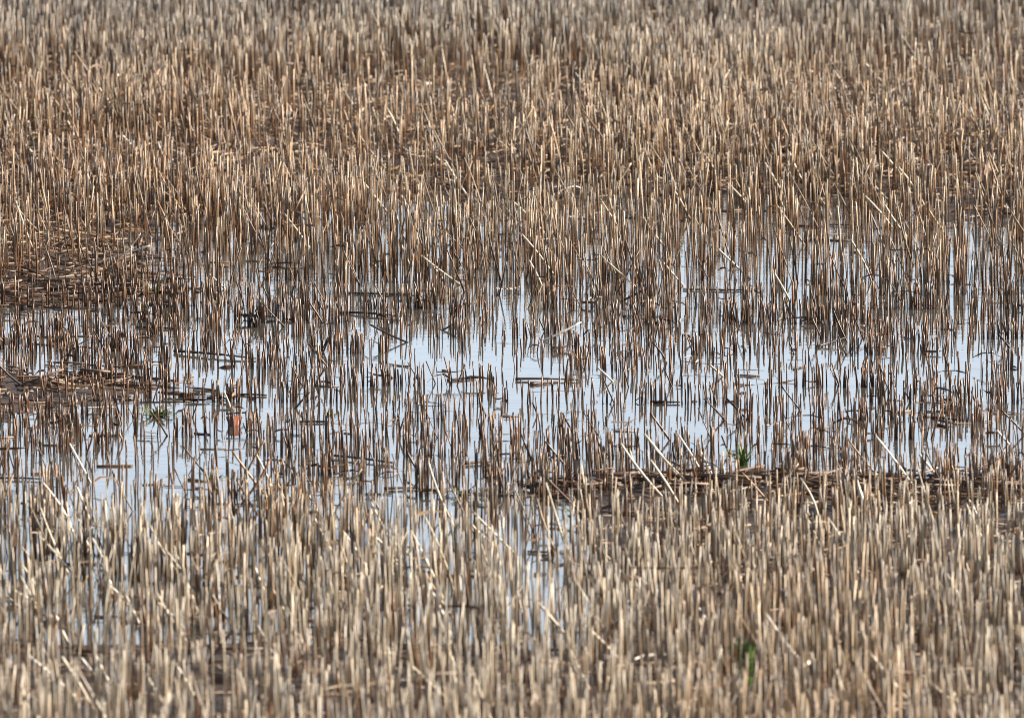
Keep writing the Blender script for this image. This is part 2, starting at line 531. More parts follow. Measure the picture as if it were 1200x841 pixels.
def blob(u0, v0, su, sv, a):
    return a * np.exp(-((lu - u0) / su) ** 2 - ((lv - v0) / sv) ** 2)


mats = [(70, 448, 90, 10, 1.4), (215, 462, 100, 6, .7), (30, 345, 80, 15, 1.3), (165, 345, 60, 9, .9), (700, 573, 80, 8, 2.6),
        (860, 577, 130, 7, 2.8), (1000, 581, 110, 8, 2.8), (1130, 588, 110, 13, 3.0), (1090, 484, 50, 6, .8), (90, 305, 90, 18, .7),
        (480, 579, 60, 5, .7), (260, 700, 150, 30, .12), (60, 160, 120, 30, .5), (560, 130, 60, 12, .5), (840, 135, 80, 10, .6)]
for mm in mats:
    mat += blob(*mm)
rear = np.interp(lv, [40, 110, 300, 340], [0, 1, 1, 0]) * (lz > 0)
prob = prob + mat + rear * .5
kk = rng.random(len(lx)) < prob
lx, ly, lz, mat, lu, lv, rear = lx[kk], ly[kk], lz[kk], mat[kk], lu[kk], lv[kk], rear[kk]
# the mats are thick: extra layers
ex = np.repeat(np.arange(len(lx)), np.clip((mat * 2.2 + rear * 1.6 * rng.random(len(lx))).astype(int), 0, 5))
lx = np.concatenate([lx, lx[ex] + rng.normal(0, .03, len(ex))]); ly = np.concatenate([ly, ly[ex] + rng.normal(0, .05, len(ex))])
lift = np.concatenate([np.zeros(len(mat)), rng.uniform(0, .022, len(ex))])
rear = np.concatenate([rear, rear[ex]])
mat = np.concatenate([mat, mat[ex]])
lz = soil_z(lx, ly); nl = len(lx)
zz = np.where(lz > 0, lz + .002 + rng.uniform(0, .006, nl), .0006 + rng.uniform(0, .0012, nl)) + lift
th = np.where(rng.random(nl) < .55, rng.normal(0, .35, nl), rng.uniform(-1.57, 1.57, nl))
le = (rng.gamma(3.0, .016, nl) + .012) * np.where(lz < -.01, .6, 1)
dx, dy = np.cos(th) * le / 2, np.sin(th) * le / 2
tl = np.where(lz > 0, rng.normal(0, .12 + .18 * rear, nl), rng.normal(0, .008, nl)) * le
ba = np.stack([lx - dx, ly - dy, zz - tl / 2], 1); ta = np.stack([lx + dx, ly + dy, zz + tl / 2], 1)
g1, g2 = rng.random(nl), rng.random(nl)
dry = np.clip(np.where(lz > .004, .5, .2) - .3 * np.clip(mat, 0, 1) + .15 * rear + rng.normal(0, .25, nl), 0, 1)
lc = mixc((PALE, .02 + dry * g1 * 1.4), (GOLD, .05 + .3 * g2 * dry + .25 * rear * g2), (RUST, .2 + .5 * g2 * (1 - dry)), (UMBER, .45 + .2 * g1), (DARK, .1 + 1.1 * (1 - dry)))
bb = np.concatenate([rng.normal(0, .06, (nl, 2)) * le[:, None], np.zeros((nl, 1))], 1)
pt = [tubes(ba, ta, np.clip(rng.normal(.0017, .0006, nl), .0007, .003), lc, lc, np.full(nl, .5), bb, sides=5, rings=(0, .5, 1))]
# flat shreds of leaf among them
ns = int(nl * .55)
ii = rng.integers(0, nl, ns)
q0 = np.stack([lx[ii] + rng.normal(0, .05, ns), ly[ii] + rng.normal(0, .06, ns), zz[ii]], 1)
q0[:, 2] = np.maximum(soil_z(q0[:, 0], q0[:, 1]), 0) + .002 + rng.uniform(0, .008, ns)
a2 = rng.normal(0, .7, ns); l2 = rng.uniform(.015, .06, (ns, 1))
q2 = q0 + np.stack([np.cos(a2), np.sin(a2), rng.normal(0, .12, ns)], 1) * l2
q1 = (q0 + q2) / 2 + np.stack([rng.normal(0, .004, ns), rng.normal(0, .004, ns), np.where(soil_z(q0[:, 0], q0[:, 1]) > 0, rng.uniform(0, .012, ns), .001)], 1)
q2[:, 2] = np.maximum(q2[:, 2], .001)
pt.append(strips(q0, q1, q2, rng.uniform(.001, .004, ns), np.stack([-np.sin(a2), np.cos(a2), rng.normal(0, .5, ns)], 1), lc[ii]))
V, Lp, T, C, S = merge(pt)
o = link("straw_litter", shape_mesh("straw_litter", V, Lp, T, C, M_LITTER, S))
tag(o, "brown litter of broken straw and leaf shreds matted on the mud and along the waterline", "straw litter", kind="stuff")

# ------------------------------------------------------------------ single things
def zone(u, v):
    """a place one can find in the field"""
    if v > 770: return "in the blurred front rows", "near"
    if v > 690: return "in the soft front rows", "near"
    if v > 610: return "in rows before the puddle", "edge"
    if v > 565: return ("at the matted brown waterline" if u > 620 else "at the near edge of the puddle"), "edge"
    if v > 340: return "standing in the puddle", "pond"
    if v > 230: return "in the shallow water behind the puddle", "back"
    return "in the dry rows behind the puddle", "dry"


NEAR_MARKS = [("the brick red leaf", 270, 500), ("the green tuft in the puddle", 870, 530), ("the blurred green tuft", 872, 780),
              ("the bare pool in the front rows", 630, 660), ("the rotted brown stub cluster", 665, 565), ("the crossed straws", 302, 565),
              ("the matted waterline", 900, 580), ("the mossy tuft", 180, 480)]


def tone(c):
    lum = c.mean()
    warm = c[0] / max(c[2], 1e-3)
    if lum < .10: return "dark"
    if lum < .17: return "rusty brown"
    if warm > 2.0: return "golden"
    if lum > .38: return "pale"
    return "tan"


def side_word(u):
    return ["far left", "left", "centre left", "centre", "centre right", "right", "far right"][int(np.clip(u / 1200 * 7, 0, 6))]


recs = []
for i in pick:
    recs.append(dict(i=i, u=(ub[i] + ut[i]) / 2, v=vb[i], h=hh[i], lx=(ut[i] - ub[i]) / max(vb[i] - vt[i], 1), c=ctop[i], r=rad[i]))
hs = np.array([r['h'] for r in recs]); rs = np.array([r['r'] for r in recs])
hq = np.quantile(hs, [.2, .8]); rq = np.quantile(rs, [.25, .8])
by = {}
for r in recs:
    size = "tall" if r['h'] > hq[1] else "short" if r['h'] < hq[0] else ""
    thick = "thick" if r['r'] > rq[1] else "thin" if r['r'] < rq[0] else ""
    ld = "leaning left" if r['lx'] < -.10 else "leaning right" if r['lx'] > .10 else "upright"
    zn, zk = zone(r['u'], r['v'])
    mk = min(NEAR_MARKS, key=lambda m: (m[1] - r['u']) ** 2 + (m[2] - r['v']) ** 2)
    dist = math.hypot(mk[1] - r['u'], mk[2] - r['v'])
    if dist < 75:
        pos = "by " + mk[0]
    else:
        pos = zn + ", " + side_word(r['u'])
    desc = " ".join(w for w in (size, thick, tone(r['c'])) if w)
    r['lab'] = f"{desc} straw stalk {ld}, {pos}"
    r['zk'] = zk
    by.setdefault(r['lab'], []).append(r)
for lab, rr in by.items():
    if 2 <= len(rr) <= 4:       # told apart by their order from left to right
        rr.sort(key=lambda r: r['u'])
        names = {2: ["leftmost", "rightmost"], 3: ["leftmost", "middle", "rightmost"], 4: ["leftmost", "second from left", "second from right", "rightmost"]}[len(rr)]
        for nm, r in zip(names, rr):
            r['lab'] = nm + " " + lab
GROUP = {"near": "cut straw stalks in the blurred front rows", "edge": "cut straw stalks along the near edge of the puddle",
         "pond": "cut straw stalks standing in the puddle", "back": "cut straw stalks in the shallow water behind", "dry": "cut straw stalks in the dry rows behind"}
for r in recs:
    i = r['i']
    ix = np.array([i])
    b0 = base[ix]
    kw = dict(sides=8, rings=(0, .15, .3, .45, .55, .58, .61, .8, 1.0), node=(5,))
    v, l, t_, c, s = tubes(b0 * 0, top[ix] - b0, rad[ix], cbas[ix], ctop[ix], stain_shade_frac[ix], bend[ix], **kw)
    o = bpy.data.objects.new("straw_stalk", None); COL.objects.link(o)
    o.empty_display_size = .01; o.location = tuple(base[i])
    link("stem", shape_mesh("stem", v, l, t_, c, M_STRAW, s), parent=o)
    tag(o, r['lab'], "straw stalk", GROUP[r['zk']])
    if r3[i] > .45:             # the old leaf sheath wrapped round the lower stem, its tip peeling away
        fr_ = .35 + .3 * r1[i]
        d = top[i] - base[i]
        pa = d * .12; pb = d * fr_ + bend[i] * 4 * fr_ * (1 - fr_)
        sc = (cbas[i] * .65 + ctop[i] * .35)[None]
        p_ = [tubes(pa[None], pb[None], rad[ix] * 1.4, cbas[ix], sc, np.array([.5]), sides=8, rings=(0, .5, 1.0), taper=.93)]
        a_ = rng.uniform(0, 6.28)
        ou = np.array([math.cos(a_), math.sin(a_), 0])
        q0 = pb + ou * rad[i] * 1.2
        L_ = rng.uniform(.012, .03)
        p_.append(strips((q0 - d * .03)[None], (q0 + ou * L_ * .3 + np.array([0, 0, L_]))[None], (q0 + ou * L_ + np.array([0, 0, L_ * .5]))[None],
                         np.array([rad[i] * 1.1]), np.array([[-math.sin(a_), math.cos(a_), 0]]), sc))
        v, l, t_, c, s = merge(p_)
        link("leaf_sheath", shape_mesh("leaf_sheath", v, l, t_, c, M_STRAW, s), parent=o)


def straw_between(p, q, r, color, name, label, cat, group=None, sag=0.0, colour2=None, sheath=False, sides=8):
    p = np.asarray(p, float); q = np.asarray(q, float)
    c = np.asarray(color, float)[None]; c2 = c if colour2 is None else np.asarray(colour2, float)[None]
    bd = rng.normal(0, .035, 3) * np.linalg.norm(q - p); bd[2] = abs(bd[2]) * .3 - sag
    v, l, t_, cc, s = tubes(np.zeros((1, 3)), (q - p)[None], np.array([r]), c2, c, np.array([.35]), bd[None], sides=sides,
                            rings=(0, .12, .25, .4, .52, .56, .6, .75, .9, 1.0), node=(5,), taper=.9 if r < .0024 else .45)
    o = link(name, shape_mesh(name, v, l, t_, cc, M_STRAW, s), loc=tuple(p))
    return tag(o, label, cat, group)


def at_depth(u, v, y):
    """point on the pixel's ray at ground distance y"""
    a = u - W_PX / 2; b = H_PX / 2 - v
    dy = F_PX * cp + b * sp; dz = -F_PX * sp + b * cp
    t = y / dy
    return np.array([a * t, y, CAM_H + dz * t])


WHITE = np.array([.80, .74, .62]); LIGHT = np.array([.68, .58, .42])
# (u0,v0,z0, u1,v1,z1, radius mm, colour, name, label): straws afloat or fallen; z in mm above the water
LYING = [
    (408, 343, 2, 482, 344, 2, 2.0, DARK, "thin dark straw afloat under the far stalks, just above the tapered dark reed"),
    (398, 366, 2, 470, 371, 4, 4.0, UMBER * .7, "tapered dark reed lying flat on open water"),
    (524, 445, 2, 556, 443, 2, 2.2, UMBER, "short brown straw afloat, left neighbour of the long brown one in open water"),
    (604, 444, 3, 680, 445, 3, 2.6, UMBER, "long brown straw afloat in open water at the middle of the puddle"),
    (622, 450, 2, 652, 447, 2, 4.5, UMBER * 1.1, "stout tapered brown scrap floating just before the long brown straw"),
    (730, 371, 2, 768, 366, 6, 2.4, DARK, "short dark straw lying at the far edge of the open water"),
    (957, 406, 2, 992, 395, 14, 4.2, DARK * 1.2, "thick dark stem chunk tilting out of the water"),
    (204, 411, 4, 300, 420, 3, 3.2, UMBER, "long stout dark straw afloat on the left side of the puddle"),
    (350, 494, 2, 384, 494, 2, 2.0, DARK, "black straw afloat between upright stalks, right of the brick red leaf"),
    (544, 543, 3, 584, 540, 3, 3.0, UMBER * 1.2, "stout brown straw afloat near the front edge of the puddle"),
    (386, 533, 4, 460, 542, 3, 2.2, UMBER, "long thin brown straw afloat, slanting a little, before the middle of the puddle"),
    (450, 572, 3, 492, 571, 3, 4.0, UMBER * 1.3, "broad mud coloured straw scrap at the near waterline"),
    (762, 471, 2, 796, 471, 3, 3.6, DARK * 1.1, "short thick black straw afloat right of the open water"),
    (800, 339, 2, 880, 340, 2, 1.6, DARK, "thin black straw afloat at the foot of the tall back stalks"),
    (160, 383, 2, 206, 385, 2, 2.0, DARK, "dark straw afloat just behind the brown mud clod"),
    (100, 478, 6, 134, 477, 7, 2.2, WHITE, "bright white straw lying level on the dark straw raft"),
    (282, 462, 2, 312, 463, 2, 1.8, DARK, "short dark straw afloat above the brick red leaf"),
    (640, 537, 2, 662, 533, 3, 1.8, UMBER, "small brown straw afloat before the rotted stub cluster"),
    (1092, 488, 2, 1124, 492, 4, 2.2, UMBER, "dark straw afloat over open water near the right margin of the puddle"),
    (1098, 497, 2, 1112, 501, 2, 2.6, UMBER * 1.3, "short brown straw afloat in the gap on the right side"),
    (715, 565, 8, 742, 562, 12, 2.2, DARK, "black straw resting on the matted brown waterline"),
    (850, 578, 12, 905, 566, 22, 2.2, LIGHT, "long pale straw lying along the matted waterline"),
    (905, 584, 12, 985, 573, 14, 1.9, GOLD, "golden straw lying flat across the matted waterline"),
    (985, 572, 10, 1050, 570, 10, 2.0, UMBER, "brown straw lying at the far side of the waterline mat"),
    (1172, 606, 8, 1200, 599, 20, 2.4, WHITE, "white straw lying on the mud at the right margin"),
    (1095, 622, 8, 1135, 616, 20, 2.0, LIGHT, "pale straw lying on wet mud behind the front stalks"),
    (555, 190, 25, 625, 178, 55, 2.2, LIGHT, "long pale straw lying across the back stalks"),
    (1040, 600, 8, 1098, 604, 10, 1.8, GOLD, "thin golden straw lying on the mud strip"),
    (420, 688, 4, 452, 676, 6, 2.2, DARK, "dark straw lying in the front water beside a leaning pale straw"),
    (618, 646, 2, 652, 647, 2, 1.8, UMBER, "thin dark straw afloat across the bare front pool"),
    (626, 672, 2, 640, 671, 2, 1.6, DARK, "tiny dark straw scrap afloat in the middle of the bare front pool"),
    (20, 442, 8, 76, 440, 10, 2.0, GOLD, "tan straw lying on the straw raft at the left margin"),
    (110, 452, 6, 160, 446, 12, 1.8, UMBER, "brown straw arching over the straw raft"),
    (0, 560, 3, 48, 561, 3, 1.6, DARK, "dark straw afloat at the left margin"),
]
for (u0, v0, z0, u1, v1, z1, rm, c, lab) in LYING:
    x0, y0 = ground_at(u0, v0, z0 / 1000); x1, y1 = ground_at(u1, v1, z1 / 1000)
    # the far end is kept at a plausible distance from the near one
    if abs(y1 - y0) > .12 and z1 > 10:
        y1 = y0 + np.clip(y1 - y0, -.12, .12)
    za = max(z0 / 1000, float(soil_z(x0, y0)) + .002); zb = max(z1 / 1000, float(soil_z(x1, y1)) + .002)
    straw_between((x0, y0, za), (x1, y1, zb), min(rm, 2.9) / 1000, c, "fallen_straw", lab, "straw", "straws afloat or fallen flat")

# leaning ones: foot pixel, tip pixel
LEAN = [
    (486, 401, 435, 381, 1.9, DARK, "dark straw slanting into open water, its mirror image meeting it"),
    (510, 387, 536, 377, 1.9, DARK, "short dark straw rising rightward from the water beside upright stubs"),
    (626, 400, 679, 378, 2.3, WHITE, "bright cream straw slanting across open water in the middle of the puddle"),
    (722, 353, 765, 335, 2.3, UMBER * .6, "dark straw slanting rightward at the far waterline"),
    (722, 447, 700, 430, 2.0, WHITE, "short bright straw slanting leftward among sparse stubs"),
    (640, 388, 632, 374, 1.8, DARK, "small dark straw tilted left behind the bright cream straw"),
    (672, 405, 676, 400, 1.8, DARK, "tiny dark straw right of the bright cream straw"),
    (322, 575, 299, 529, 2.4, LIGHT, "pale straw of the crossed pair, leaning left"),
    (298, 563, 316, 539, 2.2, RUST, "rusty straw of the crossed pair, leaning right"),
    (272, 488, 262, 458, 2.4, LIGHT, "pale straw standing slanted over the brick red leaf"),
    (300, 318, 320, 285, 2.2, LIGHT, "pale straw leaning right among the far left stalks"),
    (175, 288, 148, 296, 2.0, WHITE, "bright straw lodged nearly level in the back left stalks"),
    (1186, 407, 1170, 391, 2.0, DARK, "dark straw leaning left over open water at the right margin"),
    (1010, 682, 970, 606, 2.4, LIGHT, "long pale straw leaning far left over the front right rows"),
    (1143, 724, 1110, 672, 2.6, LIGHT, "stout cream straw leaning left in the front right rows"),
    (1045, 682, 1085, 684, 2.0, LIGHT, "pale straw lodged nearly level in the front right rows"),
    (1058, 712, 1082, 686, 2.2, WHITE, "white straw leaning right in the front right rows"),
    (842, 745, 817, 709, 3.2, WHITE, "thick white straw piece leaning left, out of focus"),
    (512, 706, 503, 686, 3.2, WHITE, "short fat bright straw in the middle of the front rows"),
    (580, 726, 612, 686, 2.6, WHITE, "bright straw crossing rightward before the bare front pool"),
    (432, 668, 402, 622, 2.6, LIGHT, "pale straw leaning left beside the dark front straw"),
    (425, 706, 400, 640, 2.8, PALE, "long tan straw leaning left before the crossed pair"),
    (520, 700, 482, 622, 2.6, LIGHT, "long pale straw leaning left in the centre front rows"),
    (532, 690, 496, 602, 2.4, PALE, "tall tan straw leaning left behind the short fat bright one"),
    (460, 636, 435, 588, 2.4, LIGHT, "pale straw leaning left at the near edge of the puddle"),
    (580, 690, 562, 630, 2.4, PALE, "tan straw leaning left beside the bare front pool"),
    (670, 660, 640, 566, 2.4, LIGHT, "tall pale straw leaning left over the rotted stub cluster"),
    (788, 590, 728, 520, 2.0, LIGHT, "long thin pale straw leaning left at the middle of the near edge"),
    (760, 570, 738, 528, 2.2, PALE, "tan straw leaning left behind the long thin one"),
    (960, 622, 938, 560, 2.4, LIGHT, "pale straw leaning left across the matted waterline"),
    (1012, 580, 1003, 556, 4.2, WHITE, "short broad white leaf piece standing at the waterline mat"),
    (1018, 574, 1006, 544, 2.6, LIGHT, "pale straw behind the broad white leaf piece"),
    (1185, 520, 1168, 504, 2.2, WHITE, "bright straw leaning left near the right margin of the puddle"),
    (1074, 494, 1069, 486, 3.6, WHITE, "white scrap of straw caught among dark stalks right of the puddle"),
    (1150, 618, 1134, 583, 2.6, WHITE, "bright straw leaning left on the right mud strip"),
    (1158, 640, 1132, 590, 2.2, PALE, "tan straw leaning left on the right mud strip"),
    (160, 720, 126, 684, 3.0, WHITE, "bright straw leaning left in the front left rows"),
    (164, 730, 143, 690, 2.8, LIGHT, "pale straw right beside the bright front left one"),
    (142, 700, 122, 664, 2.6, WHITE, "white straw tip leaning left in the middle of the left rows"),
    (54, 705, 25, 660, 2.8, LIGHT, "pale straw leaning left near the left margin"),
    (48, 706, 14, 690, 2.4, LIGHT, "low pale straw leaning far left near the left margin"),
    (54, 785, 34, 768, 3.0, WHITE, "blurred white straw scrap in the lower left corner"),
    (134, 806, 108, 757, 3.0, LIGHT, "blurred pale straw leaning left in the lower left rows"),
    (115, 795, 95, 770, 3.0, WHITE, "blurred short white straw in the lower left rows"),
    (196, 826, 172, 790, 3.0, LIGHT, "blurred pale straw leaning left at the bottom edge"),
    (240, 836, 206, 778, 3.0, LIGHT, "long blurred pale straw leaning left at the bottom edge"),
    (310, 690, 296, 655, 2.6, WHITE, "bright straw leaning left in the left centre rows"),
    (245, 712, 190, 640, 2.0, GREY, "grey thin straw leaning far left over front water"),
    (232, 715, 205, 645, 2.6, PALE, "tan straw leaning left over front water"),
    (105, 640, 92, 608, 2.4, WHITE, "white straw leaning left at the left end of the near edge"),
    (118, 660, 108, 630, 2.4, LIGHT, "pale straw close before the white one at the near edge"),
    (60, 580, 50, 565, 2.6, WHITE, "white straw tip at the left end of the puddle"),
    (90, 630, 72, 595, 2.2, LIGHT, "pale straw leaning left at the left end of the front rows"),
    (178, 98, 130, 133, 2.6, LIGHT, "long bright straw lying rightward across the far left rows"),
    (105, 97, 75, 111, 2.4, LIGHT, "bright straw lying rightward left of the long one"),
    (94, 75, 80, 84, 2.4, LIGHT, "short bright straw lying rightward above the others"),
    (158, 176, 142, 157, 2.6, WHITE, "bright white straw leaning left in the far left rows"),
    (8, 157, 17, 134, 2.4, WHITE, "bright straw leaning right at the far left margin"),
    (41, 90, 49, 67, 2.2, LIGHT, "pale straw leaning right in the upper left rows"),
    (14, 152, 5, 132, 2.4, LIGHT, "pale straw leaning left at the far left margin"),
    (62, 190, 58, 156, 2.2, LIGHT, "pale straw near the far left margin leaning slightly left"),
    (574, 104, 567, 77, 2.8, WHITE, "white straw leaning left in the middle of the far rows"),
    (538, 212, 522, 188, 2.4, WHITE, "white straw leaning left in the rows behind the puddle"),
    (528, 200, 511, 168, 2.2, LIGHT, "pale straw leaning left just behind the white one"),
    (1062, 168, 1046, 138, 2.4, WHITE, "bright straw leaning left in the far right rows"),
    (1052, 188, 1034, 173, 2.2, LIGHT, "pale straw leaning far left in the far right rows"),
    (1110, 148, 1108, 152, 2.2, LIGHT, "tiny pale straw tip in the far right rows"),
    (1052, 200, 1032, 176, 2.0, LIGHT, "thin pale straw before the bright far right one"),
    (1032, 90, 1012, 70, 2.0, LIGHT, "blurred pale straw leaning far left in the upper right rows"),
    (1065, 44, 1058, 30, 2.6, LIGHT, "blurred bright straw in the top right rows"),
    (932, 192, 925, 178, 2.2, LIGHT, "pale straw tip in the right back rows"),
    (935, 186, 915, 158, 2.4, LIGHT, "pale straw leaning left in the right back rows"),
    (640, 272, 600, 235, 1.9, LIGHT, "slender pale straw leaning far left in the shallow back water"),
    (545, 334, 497, 302, 2.0, LIGHT, "pale straw leaning far left beside a gap of back water"),
    (522, 328, 500, 304, 1.8, PALE, "tan straw beside the pale one at the gap of back water"),
    (636, 334, 620, 305, 2.0, LIGHT, "pale straw leaning left where the back stalks meet the puddle"),
    (655, 328, 612, 275, 1.9, LIGHT, "long pale straw leaning far left where the back stalks meet the puddle"),
    (804, 335, 775, 305, 2.0, LIGHT, "pale straw leaning far left at the right of the far waterline"),
    (760, 345, 705, 300, 1.9, PALE, "long tan straw leaning far left at the far waterline"),
]
for (u0, v0, u1, v1, rm, c, lab) in LEAN:
    if v0 < v1: (u0, v0), (u1, v1) = (u1, v1), (u0, v0)
    # the foot of a straw lodged among others is hidden further down; keep it where the photo shows its lower end
    x0, y0 = ground_at(u0, v0, 0.0)
    y0 = float(y0)
    lowz = 0.0
    tiny = math.hypot(u1 - u0, v1 - v0) < 32
    if tiny and not (340 < v0 < 560):
        lowz = .05                     # broken tips held up among the other stalks
        x0, y0 = ground_at(u0, v0, lowz); y0 = float(y0)
    p = at_depth(u0, v0, y0)
    q = at_depth(u1, v1, y0 + random.uniform(-.02, .02))
    if lowz:                           # extend the hidden lower part to the ground
        d = (p - q); k_ = (p[2] - float(soil_z(p[0], p[1]))) / max(-d[2], .008)
        k_ = min(k_, 6.0)
        p = p + d * k_
    p[2] -= .006
    straw_between(p, q, rm / 1000, c, "leaning_straw", lab, "straw", "straws leaning among the stalks", colour2=c * np.array([.75, .68, .6]))

# further leaning straws, slanting mostly to the left as the photo shows
cand_u = rng.uniform(-30, 1230, 1200); cand_v = rng.uniform(40, 860, 1200)
wgt = np.interp(cand_v, [40, 110, 170, 320, 350, 480, 560, 620, 720, 860], [.25, .5, .95, 1.0, .45, .4, .7, .8, .6, .45])
sel = np.where(rng.random(1200) < wgt)[0][:205]
lrec = []
for j in sel:
    u0, v0 = cand_u[j], cand_v[j]
    x0, y0 = ground_at(u0, v0, 0.0); x0 = float(x0); y0 = float(y0)
    z0 = max(float(soil_z(x0, y0)), -.012) - .004
    L_ = rng.uniform(.055, .125) * (.72 if 345 < v0 < 560 else 1.0)
    left = rng.random() < .82
    ang = rng.uniform(.28, .85) * (-1 if left else 1)
    bk = rng.normal(0, .25)
    q = np.array([x0 + L_ * math.sin(ang), y0 + L_ * bk * .6, z0 + L_ * math.cos(ang)])
    rr = rng.random()
    c = LIGHT if rr < .30 else PALE if rr < .62 else WHITE if rr < .68 else GOLD if rr < .80 else UMBER
    if 345 < v0 < 560 and rng.random() < .75: c = UMBER if rng.random() < .6 else DARK
    c = c * rng.uniform(.85, 1.08)
    lrec.append(dict(p=np.array([x0, y0, z0]), q=q, c=c, u=u0, v=v0, left=left, ang=abs(ang), L=L_, r=rng.uniform(.0016, .0025)))
by = {}
for r in lrec:
    zn, zk = zone(r['u'], r['v'])
    steep = "steeply" if r['ang'] < .42 else "far" if r['ang'] > .68 else ""
    size = "long" if r['L'] > .105 else "short" if r['L'] < .065 else ""
    tn = tone(r['c'])
    mk = min(NEAR_MARKS, key=lambda m: (m[1] - r['u']) ** 2 + (m[2] - r['v']) ** 2)
    pos = "close to " + mk[0] if math.hypot(mk[1] - r['u'], mk[2] - r['v']) < 75 else zn + ", " + side_word(r['u'])
    r['lab'] = " ".join(w for w in (size, tn, "straw slanting", steep, "left," if r['left'] else "right,", pos) if w)
    by.setdefault(r['lab'], []).append(r)
for lab, rr in by.items():
    if 2 <= len(rr) <= 3:
        rr.sort(key=lambda r: r['u'])
        for nm, r in zip({2: ["leftmost", "rightmost"], 3: ["leftmost", "middle", "rightmost"]}[len(rr)], rr):
            r['lab'] = nm + " " + lab
for r in lrec:
    straw_between(r['p'], r['q'], r['r'], r['c'], "leaning_straw", r['lab'], "straw", "straws leaning among the stalks", colour2=r['c'] * np.array([.6, .5, .42]))


# ---- green tufts
def tuft(u, v, nb, hgt, spread, cols, label, wide=.0022):
    x, y = ground_at(u, v, 0.0)
    z = max(float(soil_z(x, y)), 0) - .003
    root = bpy.data.objects.new("grass_tuft", None); COL.objects.link(root)
    root.empty_display_size = .02
    root.location = (float(x), float(y), z)
    tag(root, label, "grass tuft", "green tufts in the stubble")
    for k_ in range(nb):
        a = rng.uniform(0, 6.283); rr = rng.uniform(0, spread * .35)
        p0 = np.array([math.cos(a) * rr, math.sin(a) * rr, -.003])
        h_ = hgt * rng.uniform(.5, 1.1); ou = spread * rng.uniform(.2, 1.0)
        a2 = a + rng.normal(0, .5)
        p1 = p0 + np.array([math.cos(a2) * ou * .25, math.sin(a2) * ou * .25, h_ * .8])
        p2 = p0 + np.array([math.cos(a2) * ou, math.sin(a2) * ou, h_ * rng.uniform(.55, 1.0)])
        w = np.array([-math.sin(a2), math.cos(a2), 0.0])
        c = cols[rng.integers(len(cols))] * rng.uniform(.75, 1.2)
        vv, ll, tt, cc, ss = strips(p0[None], p1[None], p2[None], np.array([wide * rng.uniform(.7, 1.2)]), w[None], c[None])
        link("blade", shape_mesh("blade", vv, ll, tt, cc, M_GRASS, ss), parent=root)


G1 = np.array([.045, .10, .014]); G2 = np.array([.075, .105, .02]); G3 = np.array([.11, .105, .03]); G4 = np.array([.10, .165, .035])
tuft(870, 545, 34, .046, .030, [G2, G4, G4], "fresh green grass tuft rising from the puddle on the right side")
tuft(182, 488, 34, .026, .034, [G2, G3, G1], "mossy olive tuft on the dark straw raft")
tuft(250, 560, 18, .016, .024, [G3, G2], "small yellowish moss tuft in the water before the brick red leaf")
tuft(872, 812, 54, .085, .026, [G2, G4, G4], "bright green tuft, out of focus in the front rows", .003)
tuft(1100, 590, 14, .018, .022, [G2, G3], "low olive tuft on the right mud strip")
tuft(795, 574, 14, .022, .02, [G2, G3], "olive tuft on the matted waterline right of the rotted stub cluster")
tuft(540, 582, 16, .03, .03, [G3, G2], "yellowish tuft at the near edge of the puddle among tan stalks")
tuft(180, 345, 16, .04, .028, [G3, G2 * 1.1], "dull olive tuft standing in the back left water")
tuft(555, 102, 16, .035, .04, [G2, G3], "blurred olive tuft in the middle of the far rows")
tuft(790, 98, 14, .03, .03, [G1, G2], "blurred green tuft in the right half of the far rows")
tuft(672, 598, 10, .012, .02, [G2, G3], "small dark green tuft by the pool beneath the rotted stub cluster")
tuft(386, 486, 14, .018, .022, [G2 * .8, G3], "dull green tuft among rusty stalks in the middle of the puddle")

# ---- brick red leaf standing in the water
x, y = ground_at(274, 500, 0); x = float(x); y = float(y)
s_ = float(px_per_m(y))
lw, lh = 19 / s_, 14 / s_
nu, nv_ = 9, 7
gv = []
for j in range(nv_):
    tj = j / (nv_ - 1)
    for i in range(nu):
        ti = i / (nu - 1) * 2 - 1
        wid = (.95 - .40 * (1 - tj) ** 2 + .06 * math.sin(tj * 9)) * lw / 2
        gv.append((ti * wid, .010 * ti * ti + .014 * tj * tj + .002 * math.sin(ti * 6), tj * lh * (1 - .12 * ti * ti) - .003))
gv = np.array(gv); back = gv + np.array([0, .0012, 0])
q = []
for j in range(nv_ - 1):
    for i in range(nu - 1):
        a = j * nu + i
        q.append((a, a + 1, a + nu + 1, a + nu)); N0 = nu * nv_
        q.append((N0 + a, N0 + a + nu, N0 + a + nu + 1, N0 + a + 1))
for j in range(nv_ - 1):
    for e in (0, nu - 1):
        a = j * nu + e; q.append((a, a + nu, N0 + a + nu, N0 + a))
for i in range(nu - 1):
    a = (nv_ - 1) * nu + i; q.append((a, a + 1, N0 + a + 1, N0 + a))
q = np.array(q)
allv = np.concatenate([gv, back])
tc_ = np.tile(np.array([[.24, .062, .024]]), (len(allv), 1)) * rng.uniform(.8, 1.15, (len(allv), 1))
lo = link("dead_leaf", shape_mesh("dead_leaf", allv, q.ravel(), np.full(len(q), 4), tc_, M_LEAF, True), loc=(x, y, 0))
tag(lo, "brick red dead leaf standing curled in open water", "leaf")
mv = tubes(np.array([[0, -.0008, -.002]]), np.array([[.001, .008, lh * .95]]), np.array([.0009]), DARK[None], UMBER[None], np.array([.5]), np.array([[0, -.003, 0]]), sides=6)
link("midrib", shape_mesh("midrib", *mv[:4], M_LEAF, mv[4]), parent=lo)
straw_between((x - .014, y + .006, lh + .001), (x + .022, y + .010, lh + .003), .0017, DARK, "fallen_straw", "dark straw resting on top of the brick red leaf", "straw", "straws afloat or fallen flat")


